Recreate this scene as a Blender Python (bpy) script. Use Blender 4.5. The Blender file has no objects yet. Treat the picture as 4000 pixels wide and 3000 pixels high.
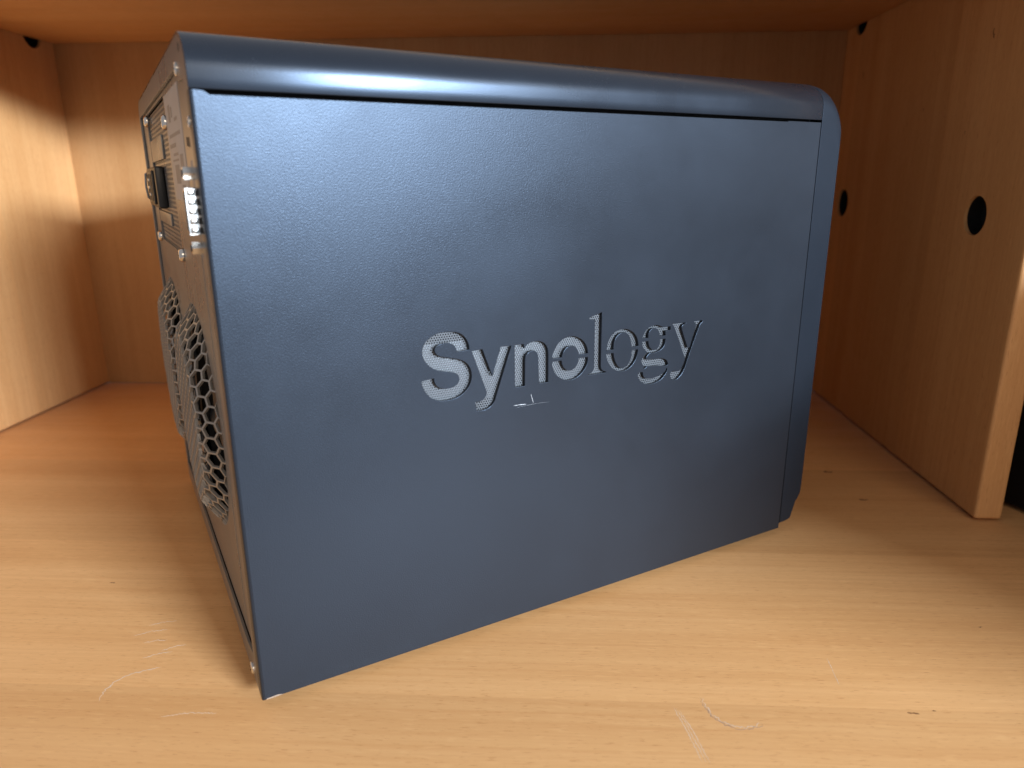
import bpy, bmesh, math, random
from mathutils import Vector, Matrix

random.seed(7)
scene = bpy.context.scene
K = 0.00146            # metres per layout unit (all layout numbers below are in these units)
R = math.radians

# ------------------------------------------------------------------ camera
cam_d = bpy.data.cameras.new('camera')
cam = bpy.data.objects.new('camera', cam_d)
scene.collection.objects.link(cam)
cam_d.sensor_width = 36.0
cam_d.lens = 2790.12 / 4000.0 * 36.0
cam_d.clip_start = 0.005
cam_d.clip_end = 100.0
_rx, _ry, _rz = R(-15.8998), R(0.3608), R(2.9502)
_m = (Matrix.Rotation(_rz, 4, 'Z') @ Matrix.Rotation(_rx, 4, 'X') @ Matrix.Rotation(_ry, 4, 'Y')
      @ Matrix.Rotation(R(90), 4, 'X'))
cam.matrix_world = Matrix.Translation(Vector((54.0, -185.6, 152.5)) * K) @ _m
cam_d.dof.use_dof = True
cam_d.dof.focus_distance = 0.37
cam_d.dof.aperture_fstop = 8.5
scene.camera = cam

# ------------------------------------------------------------------ light
world = bpy.data.worlds.new('World')
scene.world = world
world.use_nodes = True
bg = world.node_tree.nodes['Background']
bg.inputs['Color'].default_value = (0.90, 0.88, 0.92, 1)
bg.inputs['Strength'].default_value = 0.40

def window_light(name, az, el, dist, sx, sy, power, col):
    d = bpy.data.lights.new(name, 'AREA')
    d.shape = 'RECTANGLE'; d.size = sx; d.size_y = sy
    d.energy = power; d.color = col
    o = bpy.data.objects.new(name, d); scene.collection.objects.link(o)
    tgt = Vector((20, 90, 60)) * K
    a, e = R(az), R(el)
    v = Vector((math.sin(a) * math.cos(e), -math.cos(a) * math.cos(e), math.sin(e)))
    o.location = tgt + v * dist
    o.rotation_euler = (-v).to_track_quat('-Z', 'Y').to_euler()
    return o
window_light('window_light', 45.5, 13.8, 8.0, 2.2, 0.65, 1900, (0.70, 0.84, 1.0))
window_light('room_fill', 38, 22, 3.0, 3.0, 1.2, 37, (1.0, 0.79, 0.58))     # added warm fill lamp, stands in for bounce from the unseen room

vs = scene.view_settings
vs.view_transform = 'Standard'; vs.look = 'None'; vs.exposure = 0.0; vs.gamma = 1.0
scene.display_settings.display_device = 'sRGB'
scene.cycles.max_bounces = 10
scene.cycles.diffuse_bounces = 6

# ------------------------------------------------------------------ helpers
def link(o): scene.collection.objects.link(o); return o
def tag(o, label=None, cat=None, kind=None, group=None):
    if label: o['label'] = label
    if cat: o['category'] = cat
    if kind: o['kind'] = kind
    if group: o['group'] = group
    return o
def mesh_obj(name, verts, faces, mat, parent=None, smooth=False, scale=K):
    me = bpy.data.meshes.new(name)
    me.from_pydata([(x * scale, y * scale, z * scale) for x, y, z in verts], [], faces)
    me.update()
    bm = bmesh.new(); bm.from_mesh(me)
    bmesh.ops.remove_doubles(bm, verts=bm.verts, dist=1e-7)
    bmesh.ops.recalc_face_normals(bm, faces=bm.faces)
    bm.to_mesh(me); bm.free()
    if mat: me.materials.append(mat)
    if smooth:
        me.polygons.foreach_set('use_smooth', [True] * len(me.polygons))
    o = bpy.data.objects.new(name, me); link(o)
    if parent: o.parent = parent
    return o
def bm_obj(name, bm, mat, parent=None, smooth_angle=None):
    me = bpy.data.meshes.new(name)
    bmesh.ops.recalc_face_normals(bm, faces=bm.faces)
    if smooth_angle is not None:
        for f in bm.faces: f.smooth = True
        for e in bm.edges:
            if len(e.link_faces) == 2 and e.calc_face_angle(0) > R(smooth_angle): e.smooth = False
    bm.to_mesh(me); bm.free()
    if mat: me.materials.append(mat)
    o = bpy.data.objects.new(name, me); link(o)
    if parent: o.parent = parent
    return o
def box_bm(bm, a, b, bev=0.0, seg=2):
    (x0, y0, z0), (x1, y1, z1) = a, b
    vs = [bm.verts.new((x * K, y * K, z * K)) for x in (x0, x1) for y in (y0, y1) for z in (z0, z1)]
    fs = [(0, 1, 3, 2), (4, 6, 7, 5), (0, 4, 5, 1), (2, 3, 7, 6), (0, 2, 6, 4), (1, 5, 7, 3)]
    nf = [bm.faces.new([vs[i] for i in f]) for f in fs]
    if bev:
        es = set()
        for f in nf: es.update(f.edges)
        bmesh.ops.bevel(bm, geom=list(es), offset=bev * K, segments=seg, affect='EDGES', profile=0.5)
def box(name, a, b, mat, parent=None, bev=0.0, seg=2):
    bm = bmesh.new(); box_bm(bm, a, b, bev, seg)
    return bm_obj(name, bm, mat, parent, 24)
def cyl_bm(bm, p, ax, r0, r1, h, n=20, cap0=True, cap1=True):
    """cone frustum from p along axis ax ('x','y','z', sign by h)"""
    rings = []
    for k, r in ((0, r0), (1, r1)):
        ring = []
        for i in range(n):
            a = 2 * math.pi * i / n
            c, s = r * math.cos(a), r * math.sin(a)
            q = {'x': (p[0] + h * k, p[1] + c, p[2] + s), 'y': (p[0] + c, p[1] + h * k, p[2] + s),
                 'z': (p[0] + c, p[1] + s, p[2] + h * k)}[ax]
            ring.append(bm.verts.new([t * K for t in q]))
        rings.append(ring)
    for i in range(n):
        j = (i + 1) % n
        bm.faces.new((rings[0][i], rings[0][j], rings[1][j], rings[1][i]))
    if cap0: bm.faces.new(rings[0])
    if cap1: bm.faces.new(rings[1])

def smooth_contour(pts, n=5):
    out = []; N = len(pts)
    P = [Vector(p[:2]) for p in pts]; C = [p[2] for p in pts]
    for i in range(N):
        j = (i + 1) % N
        a, b = P[i], P[j]; L = (b - a).length
        if C[i] and C[j]:
            out.append(a); continue
        def tan(k):
            d0 = P[k] - P[k - 1]; d1 = P[(k + 1) % N] - P[k]
            t = d0.normalized() * d1.length + d1.normalized() * d0.length
            return t.normalized()
        m0 = (b - a) if C[i] else tan(i) * L
        m1 = (b - a) if C[j] else tan(j) * L
        for k in range(n):
            t = k / n
            out.append((2*t**3 - 3*t**2 + 1) * a + (t**3 - 2*t**2 + t) * m0 + (-2*t**3 + 3*t**2) * b + (t**3 - t**2) * m1)
    return out
def plate(name, outlines, thick, mat, parent, place, bevel=0.0):
    """flat plate with holes from 2D outlines (layout units); place maps (x, y, depth) to local xyz"""
    cu = bpy.data.curves.new(name, 'CURVE'); cu.dimensions = '2D'; cu.fill_mode = 'BOTH'
    for pts in outlines:
        sp = cu.splines.new('POLY'); sp.points.add(len(pts) - 1)
        for q, p in zip(sp.points, pts): q.co = (p[0], p[1], 0, 1)
        sp.use_cyclic_u = True
    cu.extrude = max(thick / 2 - bevel, 0.001)
    if bevel: cu.bevel_depth = bevel; cu.bevel_resolution = 1; cu.offset = -bevel
    t = bpy.data.objects.new('tmp', cu); link(t)
    dg = bpy.context.evaluated_depsgraph_get()
    me = bpy.data.meshes.new_from_object(t.evaluated_get(dg))
    bpy.data.objects.remove(t); bpy.data.curves.remove(cu)
    bm = bmesh.new(); bm.from_mesh(me); bpy.data.meshes.remove(me)
    for v in bm.verts: v.co = Vector(place(v.co.x, v.co.y, v.co.z)) * K
    bmesh.ops.remove_doubles(bm, verts=bm.verts, dist=1e-7)
    return bm
def circle(cx, cy, r, n=64):
    return [(cx + r * math.cos(2 * math.pi * i / n), cy + r * math.sin(2 * math.pi * i / n)) for i in range(n)]

# ------------------------------------------------------------------ materials
class NT:
    def __init__(s, name):
        s.m = bpy.data.materials.new(name); s.m.use_nodes = True
        s.t = s.m.node_tree; s.b = s.t.nodes['Principled BSDF']
    def n(s, typ, **kw):
        n = s.t.nodes.new(typ)
        for k, v in kw.items():
            if hasattr(n, k): setattr(n, k, v)
        return n
    def l(s, a, b): s.t.links.new(a, b)
    def math(s, op, a, b=None, c=None):
        n = s.n('ShaderNodeMath', operation=op)
        for i, x in enumerate((a, b, c)):
            if x is None: continue
            if isinstance(x, (int, float)): n.inputs[i].default_value = x
            else: s.l(x, n.inputs[i])
        return n.outputs[0]
    def noise(s, vec, scale, detail=3, rough=0.55, dist=0.0):
        n = s.n('ShaderNodeTexNoise'); s.l(vec, n.inputs['Vector'])
        n.inputs['Scale'].default_value = scale; n.inputs['Detail'].default_value = detail
        n.inputs['Roughness'].default_value = rough; n.inputs['Distortion'].default_value = dist
        return n.outputs['Fac']
    def ramp(s, fac, stops):
        n = s.n('ShaderNodeValToRGB'); e = n.color_ramp.elements
        e[0].position, e[0].color = stops[0][0], (*stops[0][1], 1)
        e[1].position, e[1].color = stops[-1][0], (*stops[-1][1], 1)
        for p, c in stops[1:-1]:
            x = e.new(p); x.color = (*c, 1)
        s.l(fac, n.inputs['Fac']); return n.outputs['Color']
    def rng(s, v, a, b, c, d):
        n = s.n('ShaderNodeMapRange'); s.l(v, n.inputs['Value'])
        for i, x in zip(('From Min', 'From Max', 'To Min', 'To Max'), (a, b, c, d)): n.inputs[i].default_value = x
        return n.outputs['Result']
    def mix(s, fac, a, b, mode='MIX'):
        n = s.n('ShaderNodeMix', data_type='RGBA', blend_type=mode)
        for sock, x in ((n.inputs[0], fac), (n.inputs[6], a), (n.inputs[7], b)):
            if isinstance(x, (int, float)): sock.default_value = x
            elif isinstance(x, tuple): sock.default_value = (*x, 1)
            else: s.l(x, sock)
        return n.outputs[2]
    def bump(s, h, strength, dist):
        n = s.n('ShaderNodeBump'); n.inputs['Strength'].default_value = strength
        n.inputs['Distance'].default_value = dist; s.l(h, n.inputs['Height']); s.l(n.outputs[0], s.b.inputs['Normal'])
    def set(s, **kw):
        for k, v in kw.items():
            i = s.b.inputs[k.replace('_', ' ')]
            if isinstance(v, tuple): i.default_value = (*v, 1) if len(v) == 3 else v
            elif isinstance(v, (int, float)): i.default_value = v
            else: s.l(v, i)
        return s

def wood(name, grain, cross, seed, plank=0.135, tone=1.0):
    """beech veneer: grain/cross are axis indices of the board's face"""
    w = NT(name)
    tc = w.n('ShaderNodeTexCoord'); sep = w.n('ShaderNodeSeparateXYZ'); w.l(tc.outputs['Object'], sep.inputs[0])
    ax = [sep.outputs[i] for i in range(3)]
    g, c = ax[grain], ax[cross]
    third = ax[3 - grain - cross]
    def vec(sg, sc, off=0.0):
        n = w.n('ShaderNodeCombineXYZ')
        w.l(w.math('MULTIPLY_ADD', g, sg, off + seed), n.inputs[0]); w.l(w.math('MULTIPLY', c, sc), n.inputs[1])
        w.l(w.math('MULTIPLY', third, sc), n.inputs[2])
        return n.outputs[0]
    # gentle waviness of the grain
    wob = w.noise(vec(6, 10), 1.0, 2)
    cw = w.math('MULTIPLY_ADD', wob, 0.005, c)
    # veneer leaves
    leaf = w.math('FLOOR', w.math('DIVIDE', w.math('ADD', c, 0.0025 + 0.137 * seed), plank))
    wn = w.n('ShaderNodeTexWhiteNoise', noise_dimensions='1D'); w.l(w.math('ADD', leaf, seed * 7.3), wn.inputs['W'])
    leaf_t = wn.outputs['Value']
    def vec2(sg, sc, off=0.0):
        n = w.n('ShaderNodeCombineXYZ')
        w.l(w.math('MULTIPLY_ADD', leaf_t, 31.0, w.math('MULTIPLY_ADD', g, sg, off + seed)), n.inputs[0])
        w.l(w.math('MULTIPLY', cw, sc), n.inputs[1]); w.l(w.math('MULTIPLY', third, sc), n.inputs[2])
        return n.outputs[0]
    broad = w.noise(vec2(1.3, 34), 1.0, 3, 0.6)
    lines = w.noise(vec2(5.0, 420, 3.1), 1.0, 4, 0.65)
    pores = w.noise(vec2(150.0, 1500, 9.7), 1.0, 2, 0.6)
    rays = w.noise(vec2(110.0, 800, 5.0), 1.0, 0, 0.5)
    col = w.ramp(broad, [(0.25, (0.575, 0.288, 0.108)), (0.5, (0.635, 0.338, 0.136)), (0.78, (0.695, 0.388, 0.166))])
    lf = w.rng(lines, 0.44, 0.66, 0.0, 1.0)
    col = w.mix(w.math('MULTIPLY', lf, 0.30), col, (0.50, 0.225, 0.075))
    pf = w.rng(pores, 0.60, 0.72, 0.0, 1.0)
    col = w.mix(w.math('MULTIPLY', pf, 0.55), col, (0.37, 0.15, 0.045))
    rf = w.rng(rays, 0.62, 0.75, 0.0, 1.0)
    col = w.mix(w.math('MULTIPLY', rf, 0.25), col, (0.74, 0.42, 0.18))
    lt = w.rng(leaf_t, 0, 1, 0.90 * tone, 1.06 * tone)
    cc = w.n('ShaderNodeCombineXYZ'); [w.l(lt, cc.inputs[i]) for i in range(3)]
    col = w.mix(1.0, col, cc.outputs[0], 'MULTIPLY')
    ro = w.rng(w.noise(vec(40, 40, 2.0), 1.0, 3), 0.3, 0.7, 0.40, 0.54)
    w.set(Base_Color=col, Roughness=ro, Specular_IOR_Level=0.38)
    h = w.math('ADD', w.math('MULTIPLY', lines, 0.5), w.math('MULTIPLY', pores, -0.6))
    w.bump(h, 0.10, 0.0004)
    return w.m

def powder(name, base=(0.010, 0.0115, 0.015), rough=0.35, spec=0.42, bumps=0.32, dirt=True, tint=(0.60, 0.76, 1.0), coat=0.0):
    w = NT(name)
    tc = w.n('ShaderNodeTexCoord'); v = tc.outputs['Object']
    fine = w.noise(v, 1900, 1, 0.5)
    med = w.noise(v, 1300, 1, 0.5)
    big = w.noise(v, 22, 4, 0.6)
    sm = w.noise(v, 9, 3, 0.55, 0.6)
    ro = w.math('ADD', w.rng(big, 0.3, 0.7, rough - 0.03, rough + 0.03), w.rng(sm, 0.35, 0.65, -0.03, 0.03))
    w.set(Roughness=ro, Specular_IOR_Level=spec, Specular_Tint=tint, Coat_Weight=coat, Coat_Roughness=0.62, Coat_IOR=1.5)
    if dirt:
        d = w.rng(w.noise(v, 2600, 1, 0.5), 0.74, 0.80, 0.0, 1.0)
        w.set(Base_Color=w.mix(w.math('MULTIPLY', d, 0.35), base, (0.16, 0.17, 0.18)))
    else: w.set(Base_Color=base)
    w.bump(w.math('ADD', w.math('MULTIPLY', med, 0.2), fine), bumps, 0.0002)
    return w.m
def plain(name, col, rough=0.5, metal=0.0, spec=0.5, var=0.1, scale=60.0, bump=0.0):
    w = NT(name)
    tc = w.n('ShaderNodeTexCoord'); f = w.noise(tc.outputs['Object'], scale, 4, 0.6)
    lo = tuple(x * (1 - var) for x in col); hi = tuple(min(1, x * (1 + var)) for x in col)
    w.set(Base_Color=w.ramp(f, [(0.3, lo), (0.7, hi)]), Roughness=w.rng(f, 0.3, 0.7, rough - 0.05, rough + 0.05),
          Metallic=metal, Specular_IOR_Level=spec)
    if bump: w.bump(w.noise(tc.outputs['Object'], 900, 2), bump, 0.0003)
    return w.m

M = {}
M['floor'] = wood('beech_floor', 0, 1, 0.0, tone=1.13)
M['top'] = wood('beech_top', 0, 1, 2.0)
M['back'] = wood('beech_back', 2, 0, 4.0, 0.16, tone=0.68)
M['left'] = wood('beech_left', 2, 1, 6.0, 0.11)
M['right'] = wood('beech_right', 2, 1, 9.0, 0.17)
M['side'] = powder('side_panel_powder_coat', coat=0.1)
M['cap'] = powder('cap_powder_coat', rough=0.28, spec=0.60, bumps=0.10)
M['bezel'] = powder('bezel_plastic', base=(0.010, 0.012, 0.016), rough=0.40, spec=0.28, bumps=0.08)
M['rear'] = powder('rear_panel_powder_coat', base=(0.15, 0.143, 0.14), rough=0.30, spec=0.8, bumps=0.02, tint=(0.85, 0.95, 1.0))
M['grille'] = plain('grille_metal', (0.31, 0.285, 0.255), 0.33, 0.25)
M['dark'] = plain('dark_interior', (0.006, 0.006, 0.007), 0.6)
M['black'] = plain('black_plastic', (0.010, 0.010, 0.011), 0.38, bump=0.1)
M['rubber'] = plain('rubber', (0.015, 0.015, 0.015), 0.8)
M['steel'] = plain('bright_steel', (0.72, 0.70, 0.66), 0.24, 1.0)
M['zinc'] = plain('zinc_plate', (0.26, 0.275, 0.29), 0.6, 0.4, scale=25, var=0.2)
M['sheet'] = plain('perforated_sheet_paint', (0.085, 0.091, 0.10), 0.42, 0.0)
M['label'] = plain('paper_label', (0.42, 0.39, 0.37), 0.5, 0.0, 0.4)
M['print'] = plain('label_print', (0.24, 0.215, 0.20), 0.5, 0.0, 0.4)
M['scratch'] = plain('bare_scratch', (0.40, 0.41, 0.43), 0.45)
M['scuff'] = plain('pale_scuff', (0.70, 0.50, 0.34), 0.5)
M['scuffd'] = plain('grey_scuff', (0.46, 0.265, 0.155), 0.6)
M['knot'] = plain('dark_knot', (0.24, 0.105, 0.038), 0.55)
M['void'] = plain('black_case', (0.008, 0.008, 0.009), 0.75, spec=0.2)

# ------------------------------------------------------------------ the cabinet (setting)
XL, YB, ZC, XR, YF, TB = -293.1, 342.7, 246.2, 250.8, 123.9, 12.3

def board(name, a, b, mat, label, bev=0.9, holes=(), parent=None):
    bm = bmesh.new(); box_bm(bm, a, b, bev, 4)
    o = bm_obj(name, bm, mat, None, 24)
    tag(o, label, 'board', 'structure')
    if holes:
        hb = bmesh.new()
        for (x, y, z, h) in holes: cyl_bm(hb, (x, y, z), 'x', 9.0, 9.0, h, 48)
        me = bpy.data.meshes.new('cut'); bmesh.ops.recalc_face_normals(hb, faces=hb.faces); hb.to_mesh(me); hb.free()
        t = bpy.data.objects.new('cut', me); link(t)
        md = o.modifiers.new('holes', 'BOOLEAN'); md.operation = 'DIFFERENCE'; md.solver = 'EXACT'; md.object = t
        dg = bpy.context.evaluated_depsgraph_get()
        new = bpy.data.meshes.new_from_object(o.evaluated_get(dg))
        o.modifiers.clear(); old = o.data; o.data = new; bpy.data.meshes.remove(old)
        bpy.data.objects.remove(t); bpy.data.meshes.remove(me)
        new.polygons.foreach_set('use_smooth', [False] * len(new.polygons))
        for (x, y, z, h) in holes:
            s = 1 if h > 0 else -1
            c = bmesh.new()
            cyl_bm(c, (x + h * 0.985, y, z), 'x', 8.9, 8.9, -s * 0.8, 48)
            cyl_bm(c, (x + s * 2.6, y, z), 'x', 8.97, 8.97, h - s * 3.0, 48, False, False)
            cyl_bm(c, (x + h * 0.9, y, z), 'x', 2.2, 2.2, -s * 1.6, 24)
            bm_obj('hole_insert', c, M['black'], o, 40)
    return o
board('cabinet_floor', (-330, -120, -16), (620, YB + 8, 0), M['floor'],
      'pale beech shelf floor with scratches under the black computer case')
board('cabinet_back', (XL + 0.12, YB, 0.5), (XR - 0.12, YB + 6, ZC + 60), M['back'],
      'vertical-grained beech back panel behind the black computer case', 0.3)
board('cabinet_side', (XL - 14, YF, 0.9), (XL, YB + 8, ZC + 90), M['left'],
      'beech side wall at the left with a black hole under the top board', 1.2, [(XL + 1, 322, 249, -10)])
board('cabinet_divider', (XR, YF, 1.1), (XR + TB, YB + 8, ZC + 90), M['right'],
      'beech divider board at the right with round black holes', 1.5,
      [(XR - 1, 163.6, 135.6, 10), (XR - 1, 319.5, 136.8, 10), (XR - 1, 321.5, 249, 10)])
board('cabinet_top', (XL + 0.12, YF + 4, ZC), (XR - 0.12, YB - 0.12, ZC + 12), M['top'],
      'underside of the beech board above the black computer case', 0.9)

# marks worn into the floor
floor_o = bpy.data.objects['cabinet_floor']
def ribbon(name, pts, w, mat, parent, up, lift=0.02, place=lambda a, b, c: (a, b, c), jit=0.25):
    P = [Vector(p) for p in pts]; Q = []
    for i in range(len(P) - 1):
        n = max(2, int((P[i + 1] - P[i]).length / 0.5))
        for k in range(n): Q.append(P[i].lerp(P[i + 1], k / n))
    Q.append(P[-1]); v = []; f = []
    for i, q in enumerate(Q):
        d = (Q[min(i + 1, len(Q) - 1)] - Q[max(i - 1, 0)]).normalized(); nrm = Vector((-d.y, d.x))
        taper = min(1, i / (len(Q) * 0.15) + 0.1, (len(Q) - 1 - i) / (len(Q) * 0.15) + 0.1)
        ww = w * taper * random.uniform(0.45, 1.2); o = random.uniform(-jit, jit) * w
        v += [place(*(q + nrm * (o - ww / 2)), lift * 0.1), place(*(q + nrm * o), lift), place(*(q + nrm * (o + ww / 2)), lift * 0.1)]
        if i:
            a = 3 * (i - 1); b = 3 * i
            f += [(a, a + 1, b + 1, b), (a + 1, a + 2, b + 2, b + 1)]
    return mesh_obj(name, v, f, mat, parent)
def arc3(p):  # resample through points
    return [tuple(x) for x in smooth_contour([(a, b, 0) for a, b in p] + [(p[-1][0], p[-1][1], 1)], 4)][:4 * (len(p) - 1) + 1]
ribbon('scratch', arc3([(-82.6, -8.7), (-83.3, -3.2), (-82.1, 1.5), (-77.7, 5.2), (-71.6, 7.7)]), 0.5, M['scuff'], floor_o, 'z', jit=0.8)
ribbon('scratch', arc3([(101.6, 1.0), (102.2, -4.4), (104.7, -8.6), (108.7, -11.4), (113.3, -11.4), (117.4, -9.9)]), 0.5, M['scuffd'], floor_o, 'z', jit=0.9)
ribbon('scratch', arc3([(101.9, 1.2), (102.7, -4.2), (105.1, -8.2), (108.9, -10.8), (113.3, -10.9), (117.0, -9.2)]), 0.4, M['scuff'], floor_o, 'z', jit=1.3)
for dx in (0, 0.9, 1.7):
    ribbon('scratch', [(92.4 + dx, -3 - dx), (94.6 + dx, -12), (97.0 + dx * 1.2, -25)], 0.28, M['scuff'], floor_o, 'z', jit=0.6)
for (a, b, w_) in (((161.3, -2.9), (164.8, -3.3), 0.7), ((169.0, -1.9), (170.3, -2.0), 0.5), ((206.5, 41.0), (208.0, 41.2), 0.7),
                   ((203.5, 181.0), (208.5, 180.6), 2.4), ((208.0, 146.0), (212.5, 145.6), 1.8), ((-119, 57), (-116.5, 57.1), 0.5)):
    ribbon('knot', [a, b], w_, M['knot'], floor_o, 'z', 0.02)
right_o = bpy.data.objects['cabinet_divider']
for (a, b, w_) in (((309.4, 212.8), (310.2, 217.0), 1.1), ((171.8, 211.8), (173.0, 216.4), 1.3), ((226, 186), (226.4, 188), 0.7), ((183, 172), (183.3, 174), 0.5)):
    ribbon('knot', [a, b], w_, M['knot'], right_o, 'x', 0.03, lambda p, q, d: (XR - d, p, q))
ribbon('scratch', [(147.0, 21.7), (146.0, 8.1)], 0.22, M['scuff'], floor_o, 'z', jit=0.5)
for (a, b) in (((-88, 30), (-79, 33)), ((-90, 24), (-80, 28)), ((-76, 16), (-69, 20)), ((-84, 20), (-77, 22)), ((-80, 12), (-72, 16)), ((-60, -14), (-44, -12))):
    ribbon('scratch', [a, ((a[0] + b[0]) / 2, (a[1] + b[1]) / 2 + 0.8), b], 0.35, M['scuff'], floor_o, 'z', jit=0.8)

# black case standing to the right of the divider, mostly out of frame
def black_case():
    e = link(bpy.data.objects.new('black_box', None))
    ang = R(22.3)
    e.location = Vector((266.2, 161.0, 0)) * K
    e.rotation_euler = (0, 0, ang)
    box('body', (0, -357, 2), (150, 0, 134), M['void'], e, 1.5)
    for x in (12, 138):
        for y in (-345, -12):
            b = bmesh.new(); cyl_bm(b, (x, y, 0), 'z', 6, 5, 2.4, 16); bm_obj('foot', b, M['rubber'], e, 40)
    tag(e, 'dark black box just visible behind the right divider board', 'box')
black_case()

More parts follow.
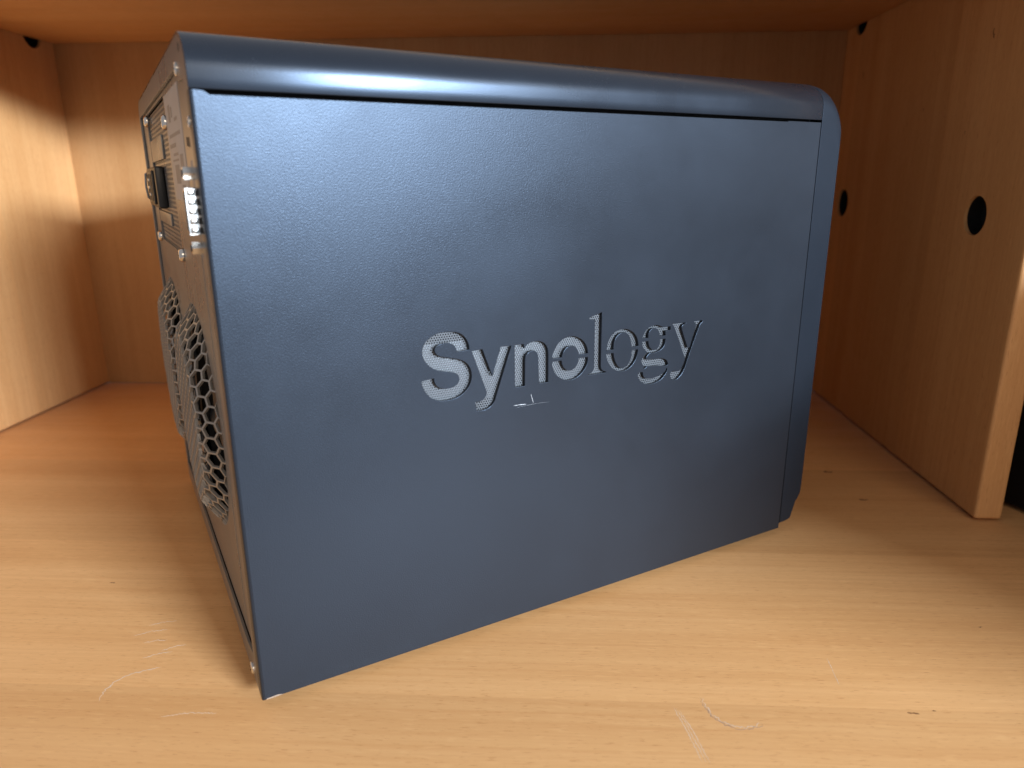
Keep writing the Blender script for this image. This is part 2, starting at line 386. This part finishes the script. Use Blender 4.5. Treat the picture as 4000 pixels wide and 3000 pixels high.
# letter outlines on the side panel: (along, up, corner flag)
LOGO = [
 [(71.16,102.56,1),(71.09,103.81,0),(70.65,105.09,0),(69.82,106.49,0),(68.6,107.63,0),(67.08,108.36,0),(65.25,108.74,0),(63.27,108.87,0),(61.46,108.76,0),(59.79,108.3,0),(58.27,107.56,0),(57.05,106.64,0),(56.19,105.48,0),(55.77,104.19,0),(55.73,102.78,0),(56.09,101.47,0),(56.85,100.16,0),(57.92,98.95,0),(59.39,97.89,0),(61.03,97.16,0),(62.85,96.67,0),(64.69,96.23,0),(66.08,95.82,0),(67.0,95.25,0),(67.52,94.44,0),(67.61,93.69,0),(67.31,92.69,0),(66.58,91.91,0),(65.47,91.4,0),(64.06,91.16,0),(62.66,91.22,0),(61.29,91.57,0),(60.09,92.34,0),(59.44,93.31,0),(59.13,94.3,0),(59.1,95.03,1),(55.13,94.66,1),(55.29,93.26,0),(55.83,91.87,0),(56.67,90.44,0),(57.83,89.16,0),(59.32,88.23,0),(60.99,87.67,0),(62.84,87.49,0),(64.72,87.49,0),(66.62,87.87,0),(68.39,88.65,0),(69.85,89.78,0),(71.01,91.26,0),(71.66,92.96,0),(71.77,94.74,0),(71.45,96.27,0),(70.69,97.7,0),(69.46,98.97,0),(67.91,99.75,0),(66.06,100.32,0),(64.22,100.8,0),(62.4,101.24,0),(61.05,101.73,0),(60.17,102.38,0),(59.71,103.15,0),(59.65,103.87,0),(60.02,104.6,0),(60.72,105.09,0),(61.79,105.39,0),(63.0,105.49,0),(64.07,105.46,0),(65.13,105.15,0),(66.04,104.54,0),(66.63,103.75,0),(67.08,102.33,1)],
 [(72.05,101.96,1),(75.69,102.09,1),(79.08,92.9,1),(82.25,102.18,1),(86.02,102.02,1),(80.36,86.27,1),(79.68,84.58,0),(78.7,83.39,0),(77.23,82.58,0),(75.62,82.24,0),(73.4,82.38,1),(72.83,85.29,1),(74.09,85.24,0),(75.37,85.56,0),(76.34,86.3,0),(76.91,87.25,0),(77.01,88.12,1)],
 [(87.22,102.09,1),(90.56,102.02,1),(90.64,100.64,1),(91.63,101.47,0),(92.77,102.12,0),(94.29,102.45,0),(95.83,102.42,0),(97.25,102.05,0),(98.55,101.23,0),(99.41,99.99,0),(99.78,98.58,0),(99.9,97.08,1),(99.91,88.1,1),(96.42,88.1,1),(96.19,94.12,1),(95.98,97.57,0),(95.66,98.51,0),(94.95,99.17,0),(94.05,99.52,0),(93.02,99.4,0),(92.01,98.85,0),(91.31,98.03,0),(91.05,96.83,1),(90.95,88.07,1),(87.54,88.05,1),(87.29,88.49,1)],
 [(101.71,95.78,1),(101.54,96.69,0),(101.98,98.1,0),(102.81,99.57,0),(104.12,100.98,0),(105.8,101.99,0),(107.63,102.46,0),(109.59,102.47,0),(111.47,101.93,0),(113.24,100.89,0),(114.67,99.34,0),(115.47,97.65,0),(115.8,95.94,1),(112.17,95.88,1),(111.77,97.13,0),(111.18,98.16,0),(110.29,99.0,0),(109.04,99.31,0),(107.93,99.28,0),(106.83,98.78,0),(105.99,97.93,0),(105.52,96.94,0),(105.23,95.81,1)],
 [(101.48,94.76,1),(105.13,94.72,1),(105.33,93.68,0),(105.83,92.55,0),(106.71,91.53,0),(107.96,90.93,0),(109.34,90.96,0),(110.57,91.61,0),(111.43,92.46,0),(111.91,93.58,0),(112.07,94.69,1),(115.81,94.59,1),(115.78,93.41,0),(115.25,91.74,0),(114.15,90.15,0),(112.66,88.84,0),(110.91,87.94,0),(108.9,87.57,0),(107.15,87.71,0),(105.66,88.25,0),(104.04,89.28,0),(102.68,90.74,0),(101.81,92.56,0),(101.45,93.87,0)],
 [(116.07,108.13,1),(121.18,109.52,1),(121.27,91.26,1),(121.5,89.84,0),(122.18,88.98,0),(123.58,88.48,1),(123.53,88.17,1),(116.19,88.18,1),(116.0,88.44,1),(117.79,89.11,0),(118.4,89.95,0),(118.53,91.62,1),(118.39,107.25,1),(116.17,107.54,1)],
 [(123.56,95.91,1),(123.89,97.72,0),(124.48,99.5,0),(125.6,101.0,0),(127.14,102.13,0),(128.97,102.64,0),(131.24,102.7,0),(133.02,102.21,0),(134.69,101.32,0),(136.13,99.96,0),(137.04,98.3,0),(137.58,96.01,1),(134.56,95.86,1),(134.2,97.63,0),(133.57,99.36,0),(132.69,100.66,0),(131.71,101.37,0),(130.62,101.6,0),(129.43,101.45,0),(128.13,100.72,0),(127.24,99.73,0),(126.7,98.27,0),(126.53,95.99,1)],
 [(123.61,94.65,1),(126.58,94.72,1),(126.99,92.96,0),(127.73,91.21,0),(128.73,89.74,0),(129.98,88.9,0),(131.48,88.82,0),(132.95,89.52,0),(133.99,90.85,0),(134.53,92.35,0),(134.61,94.74,1),(137.44,94.74,1),(137.18,93.03,0),(136.58,91.42,0),(135.42,89.76,0),(133.83,88.5,0),(131.94,87.8,0),(130.04,87.75,0),(128.26,88.18,0),(126.47,89.26,0),(124.94,90.9,0),(123.94,92.79,0),(123.57,94.05,0)],
 [(139.18,98.53,1),(139.6,99.54,0),(140.45,100.95,0),(141.71,101.94,0),(143.38,102.52,0),(145.28,102.62,0),(146.83,102.24,0),(148.42,101.62,0),(149.59,101.5,0),(151.92,101.56,1),(152.02,100.25,1),(149.58,100.13,1),(149.8,98.42,1),(147.18,98.48,1),(146.69,99.98,0),(145.95,101.04,0),(144.77,101.62,0),(143.62,101.67,0),(142.52,101.03,0),(141.92,100.04,0),(141.83,98.39,1)],
 [(139.16,97.25,1),(141.9,97.17,1),(142.27,95.76,0),(143.11,94.44,0),(144.11,93.74,0),(145.46,93.63,0),(146.59,94.18,0),(147.29,95.33,0),(147.39,97.23,1),(149.89,97.15,1),(149.78,95.81,0),(149.1,94.35,0),(147.8,93.34,0),(145.91,92.73,0),(143.99,92.65,0),(143.02,92.85,1),(142.19,92.26,0),(141.47,91.58,0),(141.22,90.92,0),(141.62,90.56,0),(142.59,90.36,0),(145.68,90.13,0),(149.21,89.84,0),(150.42,89.37,0),(151.26,88.64,0),(151.71,87.32,1),(150.58,87.08,0),(146.63,87.52,0),(141.78,87.97,1),(141.42,87.58,0),(140.58,87.2,1),(140.28,87.5,1),(140.62,88.15,1),(139.92,88.71,0),(139.29,89.86,0),(139.34,90.78,0),(140.04,91.76,0),(140.94,92.57,0),(141.86,93.06,1),(140.46,94.3,0),(139.43,95.79,0)],
 [(151.61,85.92,1),(151.32,84.93,0),(150.23,83.42,0),(148.73,82.2,0),(146.63,81.4,0),(144.11,81.05,0),(141.97,81.28,0),(140.0,82.19,0),(138.5,83.49,0),(137.87,84.82,0),(138.1,85.79,0),(139.03,86.08,0),(140.14,85.93,1),(140.24,84.8,0),(141.06,83.75,0),(142.63,83.25,0),(144.57,83.14,0),(146.89,83.41,0),(149.19,84.19,0),(150.52,84.96,0),(151.05,85.99,1)],
 [(152.63,102.37,1),(159.1,102.18,1),(159.03,101.88,1),(157.85,101.54,0),(157.31,100.82,0),(157.61,99.47,1),(160.79,92.54,1),(161.71,92.51,1),(164.31,100.64,1),(163.93,101.46,0),(163.15,102.17,1),(167.32,102.25,1),(167.2,101.68,1),(166.24,100.92,0),(165.54,99.42,1),(161.63,89.74,0),(160.12,85.62,0),(159.06,83.52,0),(157.74,82.09,0),(156.19,81.18,0),(154.77,81.14,0),(153.52,81.8,0),(153.0,82.83,0),(153.17,83.84,0),(153.93,84.45,0),(155.14,84.37,0),(156.38,84.04,0),(157.57,84.28,0),(158.69,85.65,0),(159.83,88.06,1),(159.76,88.86,1),(153.92,100.94,1),(153.27,101.77,0)]
]
# ------------------------------------------------------------------ the computer case
YAW = R(32.1787)
nas = link(bpy.data.objects.new('storage_computer', None))
nas.location = Vector((-30.3, -10.3, 0)) * K
nas.rotation_euler = (0, 0, YAW)
tag(nas, 'black metal network storage computer with cut-out lettering on its side', 'computer')
W, L, HT = 198.3, 233.4, 187.8
Z0 = 3.4                 # lower edge of the sheet metal
ZG = 172.7               # upper edge of the side panel
SEAM = 221.6             # side panel meets the front bezel

side_place = lambda x, y, d: (x, 0.5 - d, y)      # plate facing the camera: outside at y = 0
def near_plate(off=0.5): return lambda x, y, d: (x, off - d, y)
rear_place = lambda off: (lambda x, y, d: (off + d, x, y))

# side panel with the letters cut out of it
RB = 0.8
out = [(RB, Z0), (SEAM - 0.3, Z0), (SEAM - 0.3, ZG + 0.25), (203.5, ZG + 0.25), (203.0, ZG), (4.6, ZG - 0.1), (3.2, ZG + 0.8), (RB, ZG + 0.95)]
letters = [[tuple(p) for p in smooth_contour(c)] for c in LOGO]
bm = plate('side_panel', [out] + letters, 1.0, M['side'], nas, side_place, 0.12)
prev = None
N = 8
rows = []
for i in range(N + 1):
    a = math.pi / 2 * i / N
    rows.append((RB - RB * math.sin(a), RB - RB * math.cos(a)))
rows.append((0.0, 4.3)); rows.append((0.9, 4.3))
for (x, y) in rows:
    cur = [bm.verts.new(Vector((x, y, z)) * K) for z in (Z0, ZG + 0.9)]
    if prev:
        bm.faces.new((prev[0], cur[0], cur[1], prev[1]))
    prev = cur
panel = bm_obj('side_panel', bm, M['side'], nas, 13)
panel['label'] = 'bluish black side panel with stencilled lettering'

# perforated sheet behind the letters
def perforated(name, x0, x1, y0, y1, p, r, mat, parent, place, sides=6, thick=0.0, inside=None):
    v, f = [], []
    rows = int((y1 - y0) / (p * 0.866)) + 1; cols = int((x1 - x0) / p) + 1
    for j in range(rows):
        for i in range(cols):
            cx = x0 + (i + 0.5 * (j % 2)) * p; cy = y0 + j * p * 0.866
            if inside and not inside(cx, cy): continue
            b = len(v)
            for k in range(6):
                a = math.pi / 6 + k * math.pi / 3
                v.append(place(cx + p / math.sqrt(3) * math.cos(a), cy + p / math.sqrt(3) * math.sin(a), 0))
            for k in range(6):
                a = math.pi / 6 + k * math.pi / 3
                v.append(place(cx + r * math.cos(a), cy + r * math.sin(a), 0))
            for k in range(6):
                m = (k + 1) % 6
                f.append((b + k, b + m, b + 6 + m, b + 6 + k))
            if thick:
                for k in range(6):
                    a = math.pi / 6 + k * math.pi / 3
                    v.append(place(cx + r * math.cos(a), cy + r * math.sin(a), thick))
                for k in range(6):
                    m = (k + 1) % 6
                    f.append((b + 6 + k, b + 6 + m, b + 12 + m, b + 12 + k))
    return mesh_obj(name, v, f, mat, parent)
perforated('perforated_sheet', 53.5, 169, 79.5, 111, 0.84, 0.28, M['sheet'], nas, lambda x, y, d: (x, 1.35 + d, y), thick=0.35)
box('drive_cage', (50, 2.6, 85.4), (172, 6.0, 105.0), M['zinc'], nas, 0.2)

# top cap: folded sheet with rounded shoulders
def cap_profile(n=10, zt=HT, zs=178.2, rv=13.0):
    pts = []
    for i in range(n + 1):
        a = math.pi / 2 * i / n
        pts.append((rv * (1 - math.cos(a) ** 1.0) , zs + (zt - zs) * math.sin(a)))
    return pts
prof = [(0.0, 173.8), (0.0, 176.2)] + cap_profile()
prof = prof + [(W - y, z) for y, z in reversed(prof)]
def sweep(name, prof, xs, mat, parent, thick=None, close=False, caps=False):
    bm = bmesh.new(); prev = None
    for x in xs:
        cur = [bm.verts.new(Vector((x, y, z)) * K) for y, z in prof]
        if prev:
            for i in range(len(prof) - (0 if close else 1)):
                j = (i + 1) % len(prof)
                bm.faces.new((prev[i], prev[j], cur[j], cur[i]))
        prev = cur
    return bm
bm = sweep('top_cap', prof, [0.0, 60, 120, 180, SEAM - 0.1], M['cap'], nas)
# inner lip behind the groove
cap = bm_obj('top_cap', bm, M['cap'], nas, 35)
md = cap.modifiers.new('thickness', 'SOLIDIFY'); md.thickness = 0.9 * K; md.offset = -1
md2 = cap.modifiers.new('edge', 'BEVEL'); md2.width = 0.15 * K; md2.segments = 2; md2.limit_method = 'ANGLE'
cap['label'] = 'black folded top cover with glossy rounded shoulder'
box('groove_lip', (1.2, 5.0, 166.0), (SEAM - 0.5, 6.0, 177.0), M['dark'], nas)
box('side_panel', (0.5, W - 1.0, Z0), (SEAM - 0.3, W, ZG + 0.8), M['side'], nas, 0.15)
box('base_plate', (1.2, 1.2, Z0 - 0.2), (SEAM - 0.5, W - 1.2, Z0 + 0.8), M['dark'], nas)

# front bezel
def bezel():
    def ring(x, zt, zb):
        s = zt - HT
        rv = 13.0; pts = []
        for y, z in cap_profile(10): pts.append((y - 0.0, z + s))
        up = [(0.0, zb + 1.0), (0.0, 60), (0.0, 120), (0.0, 172 + s)] + pts
        full = up + [(W - y, z) for y, z in reversed(up)]
        lo = [(W - 1.0, zb), (1.0, zb)]
        return [Vector((x, y, z)) * K for y, z in full + lo]
    secs = [(SEAM + 0.1, HT + 0.0, 5.0), (223.5, HT - 0.1, 5.0), (226.0, HT - 0.5, 5.2), (228.2, HT - 1.5, 5.6), (229.8, HT - 2.8, 10.5), (230.7, HT - 3.8, 13.3),
            (231.8, HT - 5.3, 14.4), (232.8, HT - 7.2, 16.0), (233.3, HT - 8.9, 18.2), (233.5, HT - 10.8, 21.0)]
    bm = bmesh.new(); prev = None; first = None
    for s in secs:
        cur = [bm.verts.new(p) for p in ring(*s)]
        if prev:
            for i in range(len(cur)):
                j = (i + 1) % len(cur)
                bm.faces.new((prev[i], prev[j], cur[j], cur[i]))
        else: first = cur
        prev = cur
    bm.faces.new(prev); bm.faces.new(first)
    o = bm_obj('front_bezel', bm, M['bezel'], nas, 40)
    md = o.modifiers.new('edge', 'BEVEL'); md.width = 0.35 * K; md.segments = 2; md.limit_method = 'ANGLE'; md.angle_limit = R(50)
bezel()
for x in (22, 200):
    for y in (22, W - 22):
        b = bmesh.new(); cyl_bm(b, (x, y, 0), 'z', 7.5, 8.5, Z0 - 0.2, 24); bm_obj('rubber_foot', b, M['rubber'], nas, 40)

# ---- rear
fans = [(69.5, 73.5), (151.5, 73.5)]
FR = 39.6
# frame that carries the flush rim of the rear
o_pts = [(4.6, Z0 + 0.2)] + [(4.6, 173.0), (0.9, 173.75), (0.9, 176.2)] + [(max(y, 0.9), z - 0.6) for y, z in cap_profile(10)]
o_pts += [(W - max(y, 0.9), z - 0.6) for y, z in reversed(cap_profile(10))] + [(W - 0.9, Z0 + 0.2)]
i_pts = [(21.5, 181.0), (21.5, 177.4), (9.5, 176.9), (9.5, 171.5), (9.0, 14.0), (20.0, 11.6), (W - 5, 11.6), (W - 5, 181.0)]
bm = plate('rear_frame', [o_pts, i_pts], 0.9, M['rear'], nas, rear_place(0.45), 0.1)
bm_obj('rear_frame', bm, M['rear'], nas, 13)
# recessed main plate with fan openings and power supply opening
psu = (81.0, 128.5, 168.0, 180.0)   # v0 z0 v1 z1
m_out = [(8, 12.4), (W - 4, 12.4), (W - 4, 181.5), (8, 181.5)]
bm = plate('rear_panel', [m_out, [(psu[0], psu[1]), (psu[2], psu[1]), (psu[2], psu[3]), (psu[0], psu[3])]] + [circle(a, b, FR - 0.3) for a, b in fans],
           0.8, M['rear'], nas, rear_place(1.5), 0.08)
rear = bm_obj('rear_panel', bm, M['rear'], nas, 13)
rear['label'] = 'dark rear plate reflecting the brown wood'
# thin fold line running down the plate
box('fold_line', (0.95, 24.6, 13.5), (1.12, 25.0, 135), M['grille'], rear)

def fan_grille(cy, cz):
    h, slope, p, bar = 6.2, 10.0, 5.0, 0.62
    def off(r):
        t = max(0.0, min(1.0, (FR - r) / slope))
        return h * (t * t * (3 - 2 * t) * 0.35 + t * 0.65)
    v, f = [], []
    a_ = p / math.sqrt(3); ins = (p - bar) / math.sqrt(3)
    n = int(FR / p) + 2
    def put(y, z):
        r = math.hypot(y, z)
        if r > FR: y, z, r = y * FR / r, z * FR / r, FR
        v.append((1.1 - off(r), cy + y, cz + z)); return len(v) - 1
    colw = a_ * 1.5
    for i in range(-n * 2, n * 2 + 1):
        for j in range(-n * 2, n * 2 + 1):
            y = i * colw; z = (j + 0.5 * (i % 2)) * p
            if math.hypot(y, z) > FR + 1.2: continue
            o6, i6 = [], []
            for k in range(6):
                a = k * math.pi / 3
                o6.append(put(y + a_ * math.cos(a), z + a_ * math.sin(a)))
                i6.append(put(y + ins * math.cos(a), z + ins * math.sin(a)))
            for k in range(6):
                m = (k + 1) % 6
                f.append((o6[k], o6[m], i6[m], i6[k]))
    me_o = mesh_obj('fan_grille', v, [q for q in f], M['grille'], nas)
    bm = bmesh.new(); bm.from_mesh(me_o.data)
    bmesh.ops.remove_doubles(bm, verts=bm.verts, dist=0.03 * K)
    bmesh.ops.dissolve_degenerate(bm, edges=bm.edges, dist=0.02 * K)
    bmesh.ops.recalc_face_normals(bm, faces=bm.faces)
    for q in bm.faces:
        if q.normal.x > 0: q.normal_flip()
    bm.to_mesh(me_o.data); bm.free()
    md = me_o.modifiers.new('thickness', 'SOLIDIFY'); md.thickness = 1.0 * K; md.offset = -1
    md2 = me_o.modifiers.new('edge', 'BEVEL'); md2.width = 0.14 * K; md2.segments = 1; md2.limit_method = 'ANGLE'; md2.angle_limit = R(50)
    me_o['label'] = 'domed honeycomb fan grille'
    # the fan itself
    fan = link(bpy.data.objects.new('cooling_fan', None)); fan.parent = nas
    b = bmesh.new(); cyl_bm(b, (4, cy, cz), 'x', FR, FR, 14, 48, False, False); bm_obj('fan_duct', b, M['dark'], fan, 40)
    b = bmesh.new(); cyl_bm(b, (5, cy, cz), 'x', 13, 13.5, 10, 32); bm_obj('hub', b, M['black'], fan, 40)
    for k in range(7):
        vv, ff = [], []
        for s in range(6):
            r = 13 + (FR - 1.5 - 13) * s / 5; a0 = 2 * math.pi * k / 7 + 0.12 * s
            for t in (0, 1):
                a = a0 + t * (0.62 - 0.02 * s)
                vv.append((6 + 7 * t, cy + r * math.cos(a), cz + r * math.sin(a)))
            if s: q = 2 * s; ff.append((q - 2, q - 1, q + 1, q))
        bl = mesh_obj('blade', vv, ff, M['black'], fan)
        bl.modifiers.new('t', 'SOLIDIFY').thickness = 0.8 * K
    # mounting screws
    return me_o
for c in fans: fan_grille(*c)

def screw(y, z, x=0.0, r=2.1, h=1.2, name='screw', mat='steel', parent=nas):
    bm = bmesh.new(); n = 20
    rings = []
    for (rr, hh) in ((r, 0.0), (r, h * 0.45), (r * 0.86, h * 0.8), (r * 0.55, h)):
        rings.append([bm.verts.new(Vector((x - hh, y + rr * math.cos(2 * math.pi * i / n), z + rr * math.sin(2 * math.pi * i / n))) * K) for i in range(n)])
    for q in range(3):
        for i in range(n):
            j = (i + 1) % n; bm.faces.new((rings[q][i], rings[q][j], rings[q + 1][j], rings[q + 1][i]))
    bm.faces.new(rings[-1])
    s = bm_obj(name, bm, M[mat], parent, 40)
    bm = bmesh.new()
    box_bm(bm, (x - h - 0.05, y - r * 0.5, z - r * 0.1), (x - h + 0.2, y + r * 0.5, z + r * 0.1))
    box_bm(bm, (x - h - 0.06, y - r * 0.1, z - r * 0.5), (x - h + 0.2, y + r * 0.1, z + r * 0.5))
    bm_obj('cross_slot', bm, M['dark'], s)
    return s
for y, z in ((163, 177.5), (79, 171.5), (171.5, 129.5), (78, 128.6)): screw(y, z, 1.0, 2.3, 1.6)
screw(4.8, 166.6, 0.0, 1.5, 0.6); screw(13.0, 6.6, 0.0, 2.0, 0.8); screw(19.0, 180.2, 0.0, 1.7, 0.7)
b = bmesh.new(); cyl_bm(b, (-0.08, 10.0, 184.0), 'x', 1.1, 1.1, 0.5, 16); bm_obj('screw_hole', b, M['dark'], nas)

# power supply: plate with perforation, inlet and switch block
pp = box('power_supply_plate', (3.0, psu[0], psu[1]), (3.8, psu[2], psu[3]), M['dark'], nas)
solid = [(125, 142.0, 172, 160), (108, 170, 168, 180)]
perforated('vent_mesh', psu[0] + 0.6, psu[2] - 0.4, psu[1] + 0.6, psu[3] - 0.6, 1.9, 0.62, M['rear'], pp, lambda x, y, d: (1.9 + d, x, y), thick=0.5)
box('vent_frame', (1.2, 110, 161), (1.9, 167, 169.5), M['rear'], pp, 0.1)
box('vent_frame', (1.2, 112, 136.5), (1.9, 167, 141), M['rear'], pp, 0.1)
def inlet():
    p = box('power_inlet', (-1.6, 122, 142.8), (1.9, 172, 158.6), M['black'], nas, 0.9, 3)
    box('socket_rim', (-2.6, 129, 144.2), (-1.5, 156, 157.2), M['black'], p, 0.5, 2)
    box('socket_well', (-2.75, 131, 145.6), (-2.5, 154, 155.8), M['dark'], p)
    for z in (148.0, 150.8, 153.6): box('contact_blade', (-3.2, 139 + (2 if z == 150.8 else 0), z - 0.5), (-2.6, 143 + (2 if z == 150.8 else 0), z + 0.5), M['steel'], p)
    # wire cord retainer
    pts = [(-1.2, 160, 157.0), (-2.9, 158, 156.0), (-3.3, 157.5, 151.0), (-2.9, 158, 146.5), (-1.2, 160, 145.0)]
    cu = bpy.data.curves.new('cord_retainer', 'CURVE'); cu.dimensions = '3D'; cu.bevel_depth = 0.45 * K; cu.bevel_resolution = 3
    sp = cu.splines.new('POLY'); sp.points.add(len(pts) - 1)
    for q, c in zip(sp.points, pts): q.co = (c[0] * K, c[1] * K, c[2] * K, 1)
    t = link(bpy.data.objects.new('tmp', cu)); me = bpy.data.meshes.new_from_object(t.evaluated_get(bpy.context.evaluated_depsgraph_get()))
    bpy.data.objects.remove(t); me.materials.append(M['zinc'])
    o = link(bpy.data.objects.new('cord_retainer', me)); o.parent = p
inlet()
# dark gap and rolled edge at the far side of the rear
box('side_gap', (0.85, W - 4.8, 14), (1.02, W - 3.2, 178), M['dark'], nas)

# sticker with faint print
lab = box('sticker', (0.98, 33.5, 147.2), (1.12, 77.0, 179.0), M['label'], nas)
random.seed(3)
for (a, b, c, d) in ((62, 170.5, 68, 175.5), (56, 171.5, 60, 174.5), (40, 166.0, 72, 167.0), (52, 160.5, 66, 161.3), (52, 158.9, 70, 159.5),
                     (54, 152.2, 66, 157.8), (40, 156.5, 48, 160.5), (42, 150.8, 50, 151.8), (56, 163.0, 74, 164.2), (44, 170, 52, 171)):
    box('print', (0.93, a, b), (0.985, c, d), M['print'], lab)

# video connector with jack screws
def dsub():
    p = box('video_port', (0.2, 3.8, 133.0), (1.0, 15.5, 158.0), M['zinc'], nas, 0.2)
    bm = bmesh.new()
    # D-shaped shell
    z0, z1 = 139.7, 151.3
    prf = [(5.2, z0 + 0.3), (5.2, z1 - 0.3), (5.8, z1), (10.4, z1 - 0.9), (11.0, z1 - 1.4), (11.0, z0 + 1.4), (10.4, z0 + 0.9), (5.8, z0)]
    prev = None
    for x in (0.3, -3.0):
        cur = [bm.verts.new(Vector((x, y, z)) * K) for y, z in prf]
        if prev:
            for i in range(len(prf)): bm.faces.new((prev[i], prev[(i + 1) % len(prf)], cur[(i + 1) % len(prf)], cur[i]))
        prev = cur
    # rolled lip and insert
    inner = [bm.verts.new(Vector((-3.0, 8.1 + (y - 8.1) * 0.86, 145.5 + (z - 145.5) * 0.93)) * K) for y, z in prf]
    for i in range(len(prf)): bm.faces.new((prev[i], prev[(i + 1) % len(prf)], inner[(i + 1) % len(prf)], inner[i]))
    bm_obj('shell', bm, M['steel'], p, 30)
    ins = [(-2.4, 8.1 + (y - 8.1) * 0.85, 145.5 + (z - 145.5) * 0.92) for y, z in prf]
    mesh_obj('insert', ins, [tuple(range(len(ins)))], M['black'], p)
    for k in range(5):     # grounding dimples along the shell
        z = 140.9 + k * 2.3
        b = bmesh.new(); box_bm(b, (-2.7, 4.55, z - 0.75), (-0.9, 5.3, z + 0.75), 0.35, 2); bm_obj('dimple', b, M['steel'], p, 60)
        b = bmesh.new(); box_bm(b, (-0.75, 4.7, z - 0.8), (0.15, 5.25, z + 0.8)); bm_obj('shell_slot', b, M['dark'], p)
    for z in (154.7, 136.4):
        b = bmesh.new(); cyl_bm(b, (0.2, 8.0, z), 'x', 1.75, 1.75, -3.0, 6); bm_obj('jack_screw', b, M['steel'], p, 30)
        b = bmesh.new(); cyl_bm(b, (-2.85, 8.0, z), 'x', 0.9, 0.9, -0.2, 12); bm_obj('jack_hole', b, M['dark'], p)
dsub()
# dark triangular slot above the connector
mesh_obj('lock_slot', [(0.86, 9.0, 163.4), (0.86, 9.0, 160.4), (0.86, 25.5, 162.0), (0.98, 25.5, 162.0), (0.9, 25.5, 164.2)], [(0, 1, 2, 4)], M['dark'], nas)

# wear on the side panel and cap
sp_place = lambda a, b, c: (a, -c, b)
def pscr(pts, w, lift=0.035): ribbon('scratch', pts, w, M['scratch'], panel, 'y', lift, sp_place, 0.15)
pscr([(86.6, 81.97), (88.9, 81.95), (91.5, 81.75)], 0.22)
pscr([(93.2, 85.0), (93.7, 83.4), (94.26, 81.46)], 0.15)
pscr([(87.4, 81.1), (94, 81.4), (100.5, 81.2)], 0.05)
mesh_obj('chipped_corner', [(RB + 0.3, -0.03, Z0 - 0.05), (RB + 5.5, -0.03, Z0 + 0.02), (RB + 4.0, -0.03, Z0 + 0.5), (RB + 0.6, -0.03, Z0 + 0.35)], [(0, 1, 2, 3)], M['steel'], panel)
